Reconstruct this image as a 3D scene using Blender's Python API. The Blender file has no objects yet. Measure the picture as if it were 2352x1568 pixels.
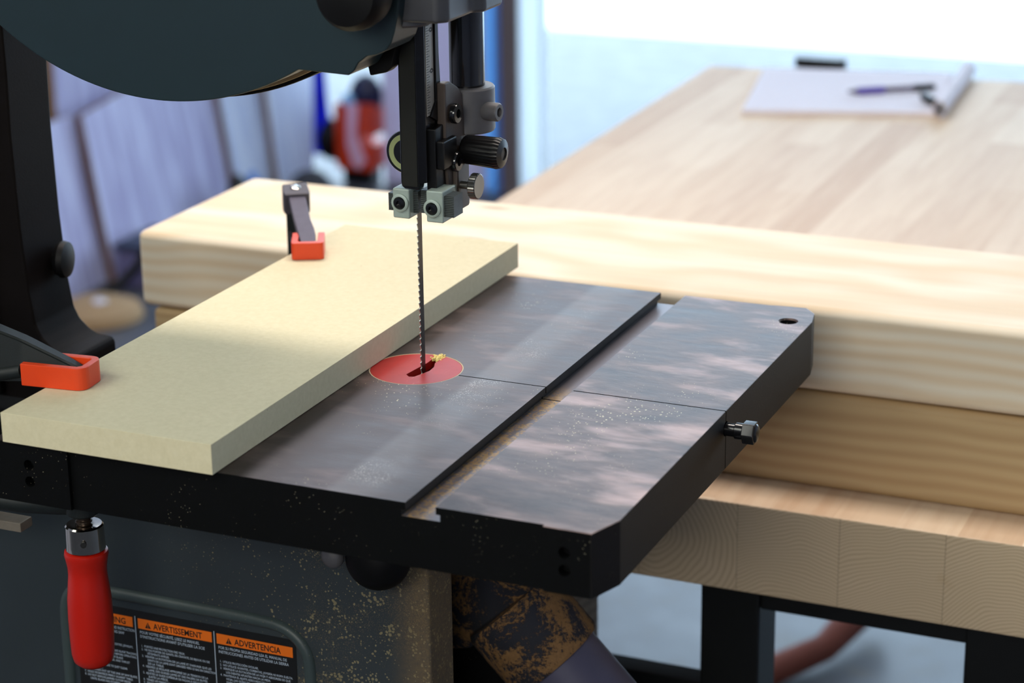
import bpy, bmesh, math, random
from mathutils import Vector, Matrix, noise
random.seed(7)
S = 0.001            # all shape coordinates below are millimetres, origin at the blade on the saw table
SC = bpy.context.scene
COL = SC.collection

def lin(r, g, b):
    f = lambda c: (c/255/12.92) if c/255 <= .04045 else ((c/255+.055)/1.055)**2.4
    return (f(r), f(g), f(b), 1)

# ------------------------------------------------------------------ camera
cam = bpy.data.cameras.new('camera'); camo = bpy.data.objects.new('camera', cam); COL.objects.link(camo)
cam.sensor_width = 23.5; cam.lens = 23.5*5146.62/2352
yaw, pit, roll = -0.410994, 0.323738, -0.012235
d = Vector((math.sin(yaw)*math.cos(pit), math.cos(yaw)*math.cos(pit), -math.sin(pit)))
r = d.cross(Vector((0, 0, 1))).normalized(); u = r.cross(d)
r2 = math.cos(roll)*r + math.sin(roll)*u; u2 = -math.sin(roll)*r + math.cos(roll)*u
M = Matrix((r2, u2, -d)).transposed().to_4x4(); M.translation = Vector((629.248, -1281.75, 497.096))*S
camo.matrix_world = M
cam.dof.use_dof = True; cam.dof.focus_distance = 1.47; cam.dof.aperture_fstop = 4.4
cam.clip_start = .05; cam.clip_end = 200
SC.camera = camo

# ------------------------------------------------------------------ world, lights, exposure
SC.view_settings.view_transform = 'Standard'; SC.view_settings.look = 'None'
SC.view_settings.exposure = 0.0; SC.view_settings.gamma = 1.0
SC.view_settings.use_curve_mapping = False
w = bpy.data.worlds.new('overcast_sky'); SC.world = w; w.use_nodes = True
bg = w.node_tree.nodes['Background']; bg.inputs[0].default_value = (.60, .80, 1.0, 1); bg.inputs[1].default_value = 5.6

def area(name, loc, target, size, size_y, power, color):
    l = bpy.data.lights.new(name, 'AREA'); l.shape = 'RECTANGLE'; l.size = size; l.size_y = size_y
    l.energy = power; l.color = color
    o = bpy.data.objects.new(name, l); COL.objects.link(o); o.location = loc
    o.rotation_euler = (Vector(target)-Vector(loc)).to_track_quat('-Z', 'Y').to_euler()
    return o
area('ceiling_light_bench', (-.22, .46, 1.10), (-.22, .44, 0), 1.0, .25, 16, (1, .89, .81))
area('ceiling_light_front', (-1.0, -1.5, 1.52), (-.6, -.8, 0), 1.6, 1.2, 27, (.99, 1, .90))
area('fill_light_behind', (.55, -2.3, .95), (.35, .2, -.2), 1.0, .5, 23, (1, .97, .88))  # added fill from the camera side, brightens the low front faces
area('ceiling_light_back', (-1.5, 2.3, 1.50), (-1.5, 2.3, 0), 1.2, .3, 14, (.95, .95, 1))

# ------------------------------------------------------------------ node helpers
def newmat(name):
    m = bpy.data.materials.new(name); m.use_nodes = True
    nt = m.node_tree; b = nt.nodes['Principled BSDF']
    return m, nt, b
class N:
    """small expression helper around a node tree"""
    def __init__(s, nt):
        s.nt = nt; s.tc = nt.nodes.new('ShaderNodeTexCoord').outputs['Object']
    def _in(s, node, i, v):
        if v is None: return
        if isinstance(v, bpy.types.NodeSocket): s.nt.links.new(v, node.inputs[i])
        else: node.inputs[i].default_value = v
    def math(s, op, a, b=None, c=None, clamp=False):
        n = s.nt.nodes.new('ShaderNodeMath'); n.operation = op; n.use_clamp = clamp
        s._in(n, 0, a); s._in(n, 1, b); s._in(n, 2, c); return n.outputs[0]
    def mapping(s, scale=(1, 1, 1), loc=(0, 0, 0), rot=(0, 0, 0), vec=None):
        n = s.nt.nodes.new('ShaderNodeMapping'); s._in(n, 0, vec or s.tc)
        n.inputs[1].default_value = loc; n.inputs[2].default_value = rot; n.inputs[3].default_value = scale
        return n.outputs[0]
    def noise(s, scale, detail=3, rough=.5, vec=None, dist=0):
        n = s.nt.nodes.new('ShaderNodeTexNoise'); s._in(n, 'Vector', vec or s.tc)
        n.inputs['Scale'].default_value = scale; n.inputs['Detail'].default_value = detail
        n.inputs['Roughness'].default_value = rough; n.inputs['Distortion'].default_value = dist
        return n.outputs[0]
    def voro(s, scale, vec=None, out=0, feature='F1', rnd=1):
        n = s.nt.nodes.new('ShaderNodeTexVoronoi'); n.feature = feature; s._in(n, 'Vector', vec or s.tc)
        n.inputs['Scale'].default_value = scale; n.inputs['Randomness'].default_value = rnd
        return n.outputs[out]
    def white(s, vec):
        n = s.nt.nodes.new('ShaderNodeTexWhiteNoise'); n.noise_dimensions = '3D'; s._in(n, 0, vec); return n.outputs[0]
    def ramp(s, v, stops, interp='LINEAR'):
        n = s.nt.nodes.new('ShaderNodeValToRGB'); s._in(n, 0, v); e = n.color_ramp; e.interpolation = interp
        while len(e.elements) < len(stops): e.elements.new(.5)
        for el, (p, c) in zip(e.elements, stops):
            el.position = p; el.color = c if len(c) == 4 else (*c, 1)
        return n.outputs[0]
    def step(s, v, a, b):
        n = s.nt.nodes.new('ShaderNodeMapRange'); n.interpolation_type = 'SMOOTHSTEP'; s._in(n, 0, v)
        n.inputs[1].default_value = a; n.inputs[2].default_value = b; return n.outputs[0]
    def mix(s, f, a, b, blend='MIX'):
        n = s.nt.nodes.new('ShaderNodeMix'); n.data_type = 'RGBA'; n.blend_type = blend
        s._in(n, 0, f); s._in(n, 6, a); s._in(n, 7, b); return n.outputs[2]
    def xyz(s, vec=None):
        n = s.nt.nodes.new('ShaderNodeSeparateXYZ'); s._in(n, 0, vec or s.tc); return n.outputs
    def comb(s, x, y, z):
        n = s.nt.nodes.new('ShaderNodeCombineXYZ'); s._in(n, 0, x); s._in(n, 1, y); s._in(n, 2, z); return n.outputs[0]
    def bump(s, h, strength, dist=.001):
        n = s.nt.nodes.new('ShaderNodeBump'); s._in(n, 'Height', h); n.inputs['Strength'].default_value = strength
        n.inputs['Distance'].default_value = dist; return n.outputs[0]

def simple(name, col, rough=.5, metal=0, var=.12, scale=30, spec=.5, dust=0, dustcol=(150, 135, 100), dscale=420, bump=0, coat=0):
    """plain material: slightly mottled colour, optional sawdust specks"""
    m, nt, b = newmat(name); n = N(nt)
    c = lin(*col)
    k = n.noise(scale, 4, .6)
    dark = tuple(x*(1-var) for x in c[:3])+(1,); light = tuple(min(1, x*(1+var)) for x in c[:3])+(1,)
    o = n.mix(k, dark, light)
    if dust:
        v = n.voro(dscale); big = n.noise(18, 3, .6)
        thr = n.math('MULTIPLY', n.step(big, .35, .75), dust)
        f = n.math('LESS_THAN', v, thr)
        o = n.mix(f, o, lin(*dustcol))
    nt.links.new(o, b.inputs['Base Color'])
    b.inputs['Roughness'].default_value = rough; b.inputs['Metallic'].default_value = metal
    b.inputs['Specular IOR Level'].default_value = spec
    if coat: b.inputs['Coat Weight'].default_value = coat; b.inputs['Coat Roughness'].default_value = .15
    if bump:
        nt.links.new(n.bump(n.noise(scale*25, 3, .6), bump, .0004), b.inputs['Normal'])
    return m

def pine(name, light, dark, knot=(150, 110, 60), scale=1.0, axis='x', seed=0, contrast=1.0):
    """sawn softwood: long grain lines along one axis"""
    m, nt, b = newmat(name); n = N(nt)
    lo = (seed*1.37, seed*.71, seed*2.11)
    st = (1.1, 24, 24) if axis == 'x' else (24, 1.1, 24)
    v = n.mapping(st, lo)
    warp = n.noise(2.2, 3, .5, v)
    xyz = n.xyz(n.mapping((.35, 1, 1) if axis == 'x' else (1, .35, 1), lo))
    a, c = (xyz[1], xyz[2]) if axis == 'x' else (xyz[0], xyz[2])
    wob = n.noise(3.0, 2, .5, n.mapping((1.3, 2.5, 2.5) if axis == 'x' else (2.5, 1.3, 2.5), lo))
    rad = n.math('ADD', n.math('MULTIPLY', a, 60), n.math('MULTIPLY', c, 520))
    ring = n.math('SINE', n.math('ADD', rad, n.math('MULTIPLY', wob, 22)))
    ring = n.math('MULTIPLY', n.math('ADD', ring, 1), .5)
    f = n.math('MULTIPLY', n.math('ADD', n.math('MULTIPLY', ring, .55), n.math('MULTIPLY', warp, .6)), contrast, clamp=True)
    o = n.ramp(f, [(0.15, lin(*light)), (.85, lin(*dark))])
    kn = n.voro(1.0, n.mapping((5, 14, 14) if axis == 'x' else (14, 5, 14), lo))
    o = n.mix(n.math('MULTIPLY', n.step(kn, .13, .03), .7), o, lin(*knot))
    fine = n.noise(60, 3, .6, n.mapping((.08, 1, 1) if axis == 'x' else (1, .08, 1)))
    o = n.mix(.18, o, n.ramp(fine, [(.3, (.55, .5, .42)), (.7, (1, 1, 1))]), 'MULTIPLY')
    nt.links.new(o, b.inputs['Base Color']); b.inputs['Roughness'].default_value = .62
    b.inputs['Specular IOR Level'].default_value = .3
    return m

# ------------------------------------------------------------------ materials
def mat_table():
    m, nt, b = newmat('machined_cast_iron'); n = N(nt)
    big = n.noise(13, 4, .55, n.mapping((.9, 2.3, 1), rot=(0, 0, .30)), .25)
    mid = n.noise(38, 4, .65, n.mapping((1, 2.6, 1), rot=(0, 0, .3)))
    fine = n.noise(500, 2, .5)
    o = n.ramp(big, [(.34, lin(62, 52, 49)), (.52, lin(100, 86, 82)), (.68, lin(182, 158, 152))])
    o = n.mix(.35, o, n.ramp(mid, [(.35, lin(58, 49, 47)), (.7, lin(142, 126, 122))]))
    # left of the slot the patches fade towards an even dark grey
    x, y, z = n.xyz()
    o = n.mix(n.math('MULTIPLY', n.step(x, .100, .094), .55), o, lin(78, 68, 66))
    # dust band that runs parallel to the slot
    band = n.math('MULTIPLY', n.step(x, .040, .048), n.step(x, .082, .060))
    sp = n.math('LESS_THAN', n.voro(900), n.math('MULTIPLY', band, n.math('MULTIPLY', n.step(n.noise(14, 3, .6), .35, .8), .55)))
    o = n.mix(n.math('MULTIPLY', band, .16), o, lin(165, 160, 155))
    o = n.mix(n.math('MULTIPLY', sp, .7), o, lin(185, 178, 165))
    specks = n.math('LESS_THAN', n.voro(330), n.math('MULTIPLY', n.step(n.noise(9, 3, .6), .40, .80), .24))
    o = n.mix(n.math('MULTIPLY', specks, .8), o, lin(205, 190, 150))
    nt.links.new(o, b.inputs['Base Color'])
    b.inputs['Metallic'].default_value = .95
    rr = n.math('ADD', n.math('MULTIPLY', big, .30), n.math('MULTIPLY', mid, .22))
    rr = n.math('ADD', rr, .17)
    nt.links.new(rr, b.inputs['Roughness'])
    h = n.math('ADD', n.math('MULTIPLY', mid, 1), n.math('MULTIPLY', fine, .15))
    nt.links.new(n.bump(h, .16, .001), b.inputs['Normal'])
    return m
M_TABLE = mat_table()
M_IRON = simple('black_painted_casting', (6, 7, 8), .6, 0, .2, 40, .12, dust=.11, dustcol=(180, 172, 148), dscale=430, bump=.25)
M_IRONR = simple('dark_brown_cast_side', (17, 14, 14), .55, .3, .25, 50, .4, dust=.06, dustcol=(150, 140, 120), dscale=300, bump=.35)
def mat_slotfloor():
    m, nt, b = newmat('dusty_slot_floor'); n = N(nt)
    x, y, z = n.xyz()
    sp = n.math('GREATER_THAN', n.math('ADD', n.noise(520, 2, .6), n.math('MULTIPLY', n.noise(60, 3, .7), .5)), .75)
    near = n.step(y, .035, -.01)
    left = n.step(x, .112, .104)
    f = n.math('MULTIPLY', n.math('MULTIPLY', sp, n.math('MULTIPLY', near, left)), .9)
    o = n.mix(f, lin(118, 112, 118), n.mix(n.noise(200, 2), lin(140, 104, 76), lin(200, 170, 118)))
    nt.links.new(o, b.inputs['Base Color']); b.inputs['Roughness'].default_value = .38
    b.inputs['Metallic'].default_value = .5
    return m
M_SLOT = mat_slotfloor()
def mat_mdf():
    m, nt, b = newmat('raw_fibreboard'); n = N(nt)
    k = n.noise(240, 4, .7); k2 = n.noise(14, 3, .5)
    o = n.mix(k, lin(200, 190, 154), lin(228, 219, 188))
    o = n.mix(n.math('MULTIPLY', k2, .35), o, lin(205, 200, 168))
    sp = n.math('LESS_THAN', n.voro(95), n.math('MULTIPLY', n.step(n.noise(40, 2), .55, .75), .10))
    o = n.mix(n.math('MULTIPLY', sp, .7), o, lin(120, 90, 60))
    nt.links.new(o, b.inputs['Base Color']); b.inputs['Roughness'].default_value = .75
    b.inputs['Specular IOR Level'].default_value = .2
    nt.links.new(n.bump(k, .08, .0005), b.inputs['Normal'])
    return m
M_MDF = mat_mdf()
def mat_insert():
    m, nt, b = newmat('red_plastic_insert'); n = N(nt)
    k = n.noise(90, 4, .6); sc = n.noise(30, 3, .7, n.mapping((8, 1, 1), rot=(0, 0, .1)))
    o = n.mix(k, lin(150, 22, 18), lin(175, 38, 32))
    o = n.mix(n.math('MULTIPLY', n.step(sc, .62, .74), .35), o, lin(225, 130, 115))
    nt.links.new(o, b.inputs['Base Color']); b.inputs['Roughness'].default_value = .42; b.inputs['Specular IOR Level'].default_value = .3
    return m
M_RED = mat_insert()
M_INRIM = simple('dusty_insert_rim', (190, 172, 140), .7, 0, .2, 200)
M_TEAL = simple('dark_teal_enamel', (22, 41, 47), .45, 0, .08, 60, .5, bump=.10)
def mat_cover():
    m, nt, b = newmat('dusty_grey_green_enamel'); n = N(nt)
    x, y, z = n.xyz()
    base = n.mix(n.noise(9, 3), lin(40, 48, 53), lin(51, 59, 63))
    toR = n.step(x, -.24, .02)
    v1 = n.math('LESS_THAN', n.voro(380), n.math('ADD', n.math('MULTIPLY', n.math('MULTIPLY', toR, n.step(n.noise(90, 3, .75), .34, .78)), .58), .04))
    v2 = n.math('LESS_THAN', n.voro(1000), n.math('MULTIPLY', n.math('MULTIPLY', toR, n.step(n.noise(14, 3, .65), .30, .72)), .60))
    base = n.mix(n.math('MULTIPLY', v2, .45), base, lin(120, 104, 72))
    o = n.mix(n.math('MULTIPLY', v1, .62), base, n.mix(n.noise(120, 2), lin(130, 115, 78), lin(170, 160, 120)))
    edge = n.math('MULTIPLY', n.step(x, .0, .030), n.noise(300, 3, .7))
    o = n.mix(n.math('MULTIPLY', edge, .8), o, lin(138, 112, 72))
    nt.links.new(o, b.inputs['Base Color']); nt.links.new(n.math('ADD', .38, n.math('MULTIPLY', toR, .3)), b.inputs['Roughness'])
    return m
M_COVER = mat_cover()
def mat_dusty():
    m, nt, b = newmat('sawdust_caked_black_casting'); n = N(nt)
    nz = n.noise(26, 6, .75, dist=.6); f = n.noise(420, 3, .7)
    k = n.step(n.math('ADD', nz, n.math('MULTIPLY', n.math('SUBTRACT', f, .5), .35)), .46, .56)
    dust = n.mix(f, lin(92, 66, 36), lin(138, 102, 60))
    base = n.mix(n.noise(15, 2), lin(22, 22, 24), lin(26, 30, 48))
    o = n.mix(k, base, dust); nt.links.new(o, b.inputs['Base Color']); b.inputs['Roughness'].default_value = .8
    nt.links.new(n.bump(n.math('MULTIPLY', k, 1), .5, .002), b.inputs['Normal'])
    return m
M_DUSTY = mat_dusty()
M_BLACK = simple('black_plastic', (7, 7, 9), .36, 0, .15, 80, .3, bump=.12)
M_GLOSS = simple('glossy_black_steel', (16, 16, 19), .16, 0, .1, 50, .7)
M_BLKPOST = simple('black_oxide_steel', (15, 15, 17), .25, .2, .1, 50, .6)
M_GREY = simple('cast_aluminium_grey', (94, 93, 95), .5, .2, .12, 160, .5, bump=.25)
M_BLOCK = simple('pale_green_grey_die_cast', (158, 172, 164), .42, .15, .12, 200, .5, bump=.2)
M_CHROME = simple('bright_nickel', (200, 195, 185), .10, 1, .03, 50)
M_STEEL = simple('brushed_steel', (130, 128, 124), .30, .9, .1, 120)
M_BLADE = simple('blued_blade_steel', (70, 62, 56), .32, .85, .2, 300)
M_TOOTH = simple('bright_filed_tooth_steel', (190, 190, 185), .3, .8, .1, 300)
M_ORANGE = simple('orange_rubber_pad', (222, 66, 18), .42, 0, .05, 60, .5)
M_HANDLE = simple('red_lacquered_handle', (186, 24, 6), .32, 0, .06, 40, .5, dust=.03, dustcol=(225, 170, 150), dscale=500)
M_CLAMP = simple('dark_green_black_clamp_casting', (17, 24, 24), .5, 0, .2, 120, .45, bump=.35)
M_SCALE = simple('aluminium_scale_strip', (150, 146, 138), .5, .3, .05, 200)
M_INK = simple('black_ink', (14, 14, 14), .6, 0, 0, 10)
M_PAPER = simple('white_paper', (226, 224, 236), .8, 0, .03, 30)
M_LABEL = simple('black_vinyl_label', (16, 17, 18), .45, 0, .1, 60)
M_LORANGE = simple('orange_vinyl', (236, 112, 10), .5, 0, .03, 60)
M_LWHITE = simple('white_label_print', (176, 190, 205), .6, 0, .02, 60)
M_TAN = simple('tan_wheel_tyre', (196, 160, 112), .6, 0, .1, 100)
M_GREENB = simple('pale_green_bearing_seal', (150, 160, 112), .45, .1, .12, 200)

M_PINE1 = pine('pine_upper_timber', (238, 228, 208), (226, 204, 172), seed=1, contrast=.9)
M_PINE2 = pine('pine_lower_timber', (196, 168, 126), (164, 130, 88), seed=2.3, contrast=.55)
M_PINEL = pine('pine_bench_leg', (150, 128, 100), (120, 98, 72), seed=4)
def mat_benchtop():
    """glued-up softwood slab: long staves on the faces, growth rings on the sawn front end"""
    m, nt, b = newmat('laminated_bench_slab'); n = N(nt)
    x, y, z = n.xyz()
    sid = n.math('FLOOR', n.math('DIVIDE', n.math('ADD', x, 5), .0475))
    seg = n.math('FLOOR', n.math('ADD', n.math('DIVIDE', y, .62), n.math('MULTIPLY', sid, .37)))
    rnd = n.white(n.comb(sid, seg, 0))
    grain = n.noise(3, 5, .6, n.mapping((30, 2.0, 30)))
    o = n.ramp(rnd, [(0, lin(198, 164, 134)), (.35, lin(226, 204, 178)), (.7, lin(210, 180, 150)), (1, lin(240, 226, 204))])
    o = n.mix(.3, o, n.ramp(grain, [(.3, lin(196, 158, 122)), (.6, lin(236, 214, 184))]))
    # end grain on the cut front face
    bid = n.math('FLOOR', n.math('DIVIDE', n.math('ADD', x, 5.0345), .081))
    bx = n.math('SUBTRACT', n.math('ADD', x, 5.0345), n.math('MULTIPLY', bid, .081))
    r1 = n.white(n.comb(bid, 3.3, 0)); r2_ = n.white(n.comb(bid, 8.1, 2))
    cx = n.math('SUBTRACT', bx, n.math('ADD', n.math('MULTIPLY', r1, .07), .0))
    cz = n.math('SUBTRACT', z, n.math('SUBTRACT', n.math('MULTIPLY', r2_, .22), .36))
    rad = n.math('SQRT', n.math('ADD', n.math('MULTIPLY', cx, cx), n.math('MULTIPLY', cz, cz)))
    rad = n.math('ADD', rad, n.math('MULTIPLY', n.noise(14, 2), .026))
    fr = n.math('ADD', 1300, n.math('MULTIPLY', r1, 1100))
    ring = n.math('SINE', n.math('MULTIPLY', rad, fr))
    ring = n.math('POWER', n.math('MULTIPLY', n.math('ADD', ring, 1), .5), 2.2)
    eg = n.mix(n.math('MULTIPLY', ring, .55), lin(214, 192, 162), lin(166, 138, 108))
    eg = n.mix(n.math('MULTIPLY', n.noise(30, 3), .35), eg, lin(190, 170, 130))
    stain = n.step(n.noise(16, 2, .5), .66, .74)
    eg = n.mix(n.math('MULTIPLY', stain, .5), eg, lin(170, 132, 70))
    gap = n.step(n.math('ABSOLUTE', n.math('SUBTRACT', bx, .0405)), .0396, .0405)
    eg = n.mix(n.math('MULTIPLY', gap, .35), eg, lin(90, 66, 46))
    g = nt.nodes.new('ShaderNodeNewGeometry').outputs['Normal']
    nx = n.xyz(g)
    isf = n.math('LESS_THAN', nx[1], -.7)
    o = n.mix(isf, o, eg)
    nt.links.new(o, b.inputs['Base Color']); b.inputs['Roughness'].default_value = .55
    b.inputs['Specular IOR Level'].default_value = .35
    return m
M_SLAB = mat_benchtop()

# ------------------------------------------------------------------ mesh helpers (millimetres in, metres out)
def bm_new(): return bmesh.new()
def add(dst, src):
    me = bpy.data.meshes.new('t'); src.to_mesh(me); src.free(); dst.from_mesh(me); bpy.data.meshes.remove(me)
def box(bm, x0, x1, y0, y1, z0, z1, bev=0, seg=2, mat=None):
    t = bmesh.new(); bmesh.ops.create_cube(t, size=1)
    for v in t.verts:
        v.co = Vector(((x0+x1)/2+v.co.x*(x1-x0), (y0+y1)/2+v.co.y*(y1-y0), (z0+z1)/2+v.co.z*(z1-z0)))
    if bev: bmesh.ops.bevel(t, geom=t.edges[:], offset=bev, segments=seg, affect='EDGES', profile=.5)
    if mat is not None: bmesh.ops.transform(t, matrix=mat, verts=t.verts)
    add(bm, t)
def prism(bm, pts, axis, a0, a1, bev=0, seg=2, mat=None):
    """pts: 2D outline; axis: 'z' -> (x,y), 'y' -> (x,z), 'x' -> (y,z)"""
    t = bmesh.new()
    def P(p, a): return {'z': (p[0], p[1], a), 'y': (p[0], a, p[1]), 'x': (a, p[0], p[1])}[axis]
    lo = [t.verts.new(P(p, a0)) for p in pts]; hi = [t.verts.new(P(p, a1)) for p in pts]
    t.faces.new(lo); t.faces.new(hi)
    for i in range(len(pts)):
        j = (i+1) % len(pts); t.faces.new((lo[i], lo[j], hi[j], hi[i]))
    bmesh.ops.recalc_face_normals(t, faces=t.faces[:])
    if bev: bmesh.ops.bevel(t, geom=t.edges[:], offset=bev, segments=seg, affect='EDGES', profile=.5, clamp_overlap=True)
    if mat is not None: bmesh.ops.transform(t, matrix=mat, verts=t.verts)
    add(bm, t)
def frame_of(axis):
    axis = Vector(axis).normalized(); a = Vector((0, 0, 1)) if abs(axis.z) < .9 else Vector((1, 0, 0))
    e1 = axis.cross(a).normalized(); e2 = axis.cross(e1)
    return e1, e2, axis
def lathe(bm, prof, origin, axis, seg=32, knurl=0):
    """prof: list of (radius, distance along axis)"""
    e1, e2, ax = frame_of(axis); origin = Vector(origin); t = bmesh.new(); rings = []
    for r_, h in prof:
        ring = []
        if r_ <= 1e-6: ring = [t.verts.new(origin+ax*h)]
        else:
            for i in range(seg):
                a = 2*math.pi*i/seg; rr = r_*(1+(knurl if i % 2 else 0))
                ring.append(t.verts.new(origin+ax*h+(e1*math.cos(a)+e2*math.sin(a))*rr))
        rings.append(ring)
    for A, B in zip(rings, rings[1:]):
        for i in range(seg):
            j = (i+1) % seg
            q = []
            for v in ((A[i % len(A)]), (A[j % len(A)]), (B[j % len(B)]), (B[i % len(B)])):
                if v not in q: q.append(v)
            if len(q) > 2:
                try: t.faces.new(q)
                except ValueError: pass
    for R in (rings[0], rings[-1]):
        if len(R) > 2: t.faces.new(R)
    bmesh.ops.recalc_face_normals(t, faces=t.faces[:]); add(bm, t)
def cyl(bm, p0, p1, r0, r1=None, seg=32, cham=0, knurl=0):
    p0 = Vector(p0); p1 = Vector(p1); L = (p1-p0).length; r1 = r0 if r1 is None else r1
    pr = [(r0-cham, 0), (r0, cham), (r1, L-cham), (r1-cham, L)] if cham else [(r0, 0), (r1, L)]
    lathe(bm, pr, p0, p1-p0, seg, knurl)
def tube(bm, pts, rad, seg=12, flat=1.0):
    t = bmesh.new(); pts = [Vector(p) for p in pts]; rings = []
    e1 = None
    for i, p in enumerate(pts):
        tan = (pts[min(i+1, len(pts)-1)]-pts[max(i-1, 0)]).normalized()
        if e1 is None: e1, e2, _ = frame_of(tan)
        else:
            e1 = (e1-tan*e1.dot(tan)).normalized()
        e2 = tan.cross(e1)
        rr = rad[i] if isinstance(rad, (list, tuple)) else rad
        rings.append([t.verts.new(p+(e1*math.cos(2*math.pi*k/seg)+e2*math.sin(2*math.pi*k/seg)*flat)*rr) for k in range(seg)])
    for A, B in zip(rings, rings[1:]):
        for k in range(seg): t.faces.new((A[k], A[(k+1) % seg], B[(k+1) % seg], B[k]))
    t.faces.new(rings[0]); t.faces.new(rings[-1]); bmesh.ops.recalc_face_normals(t, faces=t.faces[:]); add(bm, t)
def sphere(bm, c, rx, ry=None, rz=None, seg=24):
    t = bmesh.new(); bmesh.ops.create_uvsphere(t, u_segments=seg, v_segments=seg//2+2, radius=1)
    for v in t.verts: v.co = Vector((c[0]+v.co.x*rx, c[1]+v.co.y*(ry or rx), c[2]+v.co.z*(rz or rx)))
    add(bm, t)

def obj(name, bm, mat, parent=None, label=None, smooth=True, angle=38, mats=None):
    me = bpy.data.meshes.new(name); bmesh.ops.scale(bm, vec=(S, S, S), verts=bm.verts); bm.to_mesh(me); bm.free()
    me.materials.append(mat)
    for x in (mats or []): me.materials.append(x)
    if smooth:
        me.shade_smooth(); me.set_sharp_from_angle(angle=math.radians(angle))
    o = bpy.data.objects.new(name, me); COL.objects.link(o)
    if smooth:
        wn = o.modifiers.new('even_shading', 'WEIGHTED_NORMAL'); wn.keep_sharp = True; wn.weight = 100
    if parent: o.parent = parent; o.matrix_parent_inverse = parent.matrix_world.inverted()
    if label: o['label'] = label
    return o
def thing(name, label, cat, loc=(0, 0, 0), group=None):
    o = bpy.data.objects.new(name, None); COL.objects.link(o); o.location = Vector(loc)*S
    o.matrix_world = Matrix.Translation(Vector(loc)*S); o.empty_display_size = .05
    o['label'] = label; o['category'] = cat
    if group: o['group'] = group
    return o
def tag(o, label, cat, group=None):
    o['label'] = label; o['category'] = cat
    if group: o['group'] = group
    return o
def struct(name, bm, mat, label=None):
    o = obj(name, bm, mat); o['kind'] = 'structure'
    if label: o['label'] = label
    return o
def carve(o, cutters):
    o.modifiers.clear()
    """subtract closed bmeshes (mm) from o, bake the result, delete the cutters"""
    tmp = []
    for c in cutters:
        me = bpy.data.meshes.new('cut'); bmesh.ops.scale(c, vec=(S, S, S), verts=c.verts); c.to_mesh(me); c.free()
        t = bpy.data.objects.new('cut', me); COL.objects.link(t); tmp.append(t)
        md = o.modifiers.new('b', 'BOOLEAN'); md.operation = 'DIFFERENCE'; md.solver = 'EXACT'; md.object = t
    bpy.context.view_layer.update()
    dg = bpy.context.evaluated_depsgraph_get(); me = bpy.data.meshes.new_from_object(o.evaluated_get(dg))
    o.modifiers.clear(); old = o.data; o.data = me; me.name = o.name
    for t in tmp:
        m_ = t.data; bpy.data.objects.remove(t); bpy.data.meshes.remove(m_)
    bpy.data.meshes.remove(old)
    me.shade_smooth(); me.set_sharp_from_angle(angle=math.radians(30))
    wn = o.modifiers.new('even_shading', 'WEIGHTED_NORMAL'); wn.keep_sharp = True; wn.weight = 100
def rounded(x0, x1, z0, z1, r_, n=6):
    pts = []
    for cx, cz, a0 in ((x1-r_, z1-r_, 0), (x0+r_, z1-r_, 90), (x0+r_, z0+r_, 180), (x1-r_, z0+r_, 270)):
        for k in range(n+1):
            a = math.radians(a0+90*k/n); pts.append((cx+r_*math.cos(a), cz+r_*math.sin(a)))
    return pts
def hexpts(cx, cz, r_, rot=0): return [(cx+r_*math.cos(math.radians(60*k+rot)), cz+r_*math.sin(math.radians(60*k+rot))) for k in range(6)]
def text(name, s, size, loc, mat, parent, rot=(math.pi/2, 0, 0), align='LEFT', bold=0, sx=1.0, depth=.02, width=None):
    cu = bpy.data.curves.new(name, 'FONT'); cu.body = s; cu.size = size*S; cu.align_x = align; cu.offset = bold*S
    cu.extrude = depth*S; cu.resolution_u = 2; cu.space_line = 1.0
    t = bpy.data.objects.new('t', cu); COL.objects.link(t); bpy.context.view_layer.update()
    me = bpy.data.meshes.new_from_object(t.evaluated_get(bpy.context.evaluated_depsgraph_get()))
    bpy.data.objects.remove(t); bpy.data.curves.remove(cu)
    if width:
        xs = [v.co.x for v in me.vertices]; w_ = max(xs)-min(xs); sx = width*S/w_ if w_ else 1
    me.transform(Matrix.Diagonal((sx, 1, 1, 1)))
    from mathutils import Euler
    me.transform(Matrix.Translation(Vector(loc)*S) @ Euler(rot).to_matrix().to_4x4())
    me.materials.clear(); me.materials.append(mat)
    o = bpy.data.objects.new(name, me); COL.objects.link(o); me.name = name
    if parent: o.parent = parent; o.matrix_parent_inverse = parent.matrix_world.inverted()
    return o

# ------------------------------------------------------------------ the room
def mat_floor():
    m, nt, b = newmat('wet_looking_concrete'); n = N(nt)
    k = n.noise(2.2, 5, .6); k2 = n.noise(11, 4, .6)
    o = n.mix(k, lin(64, 68, 76), lin(96, 98, 104)); o = n.mix(n.math('MULTIPLY', n.step(k2, .5, .7), .25), o, lin(116, 104, 80))
    nt.links.new(o, b.inputs['Base Color']); nt.links.new(n.math('ADD', .28, n.math('MULTIPLY', k2, .24)), b.inputs['Roughness']); b.inputs['Specular IOR Level'].default_value = .35
    return m
M_FLOOR = mat_floor()
M_WALL = simple('painted_plasterboard', (196, 194, 206), .8, 0, .05, 3)
M_CEIL = simple('ceiling_paint', (210, 208, 200), .85, 0, .04, 3)
M_SNOW = simple('pale_ground_outside', (232, 240, 244), .8, 0, .05, 1.2)
FZ = -1100
b = bm_new(); box(b, -6000, 4200, -4200, 6600, FZ-100, FZ); struct('floor', b, M_FLOOR)
b = bm_new(); box(b, -30000, 30000, 6600, 60000, FZ-130, FZ-30); struct('ground_outside', b, M_SNOW, 'pale overexposed ground outside the open shop door')
b = bm_new(); box(b, -6000, 4200, -4200, 6600, 2500, 2600); struct('ceiling', b, M_CEIL)
b = bm_new(); box(b, -2620, -2500, -4200, 4300, FZ, 2500); struct('wall_left', b, M_WALL)
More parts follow.
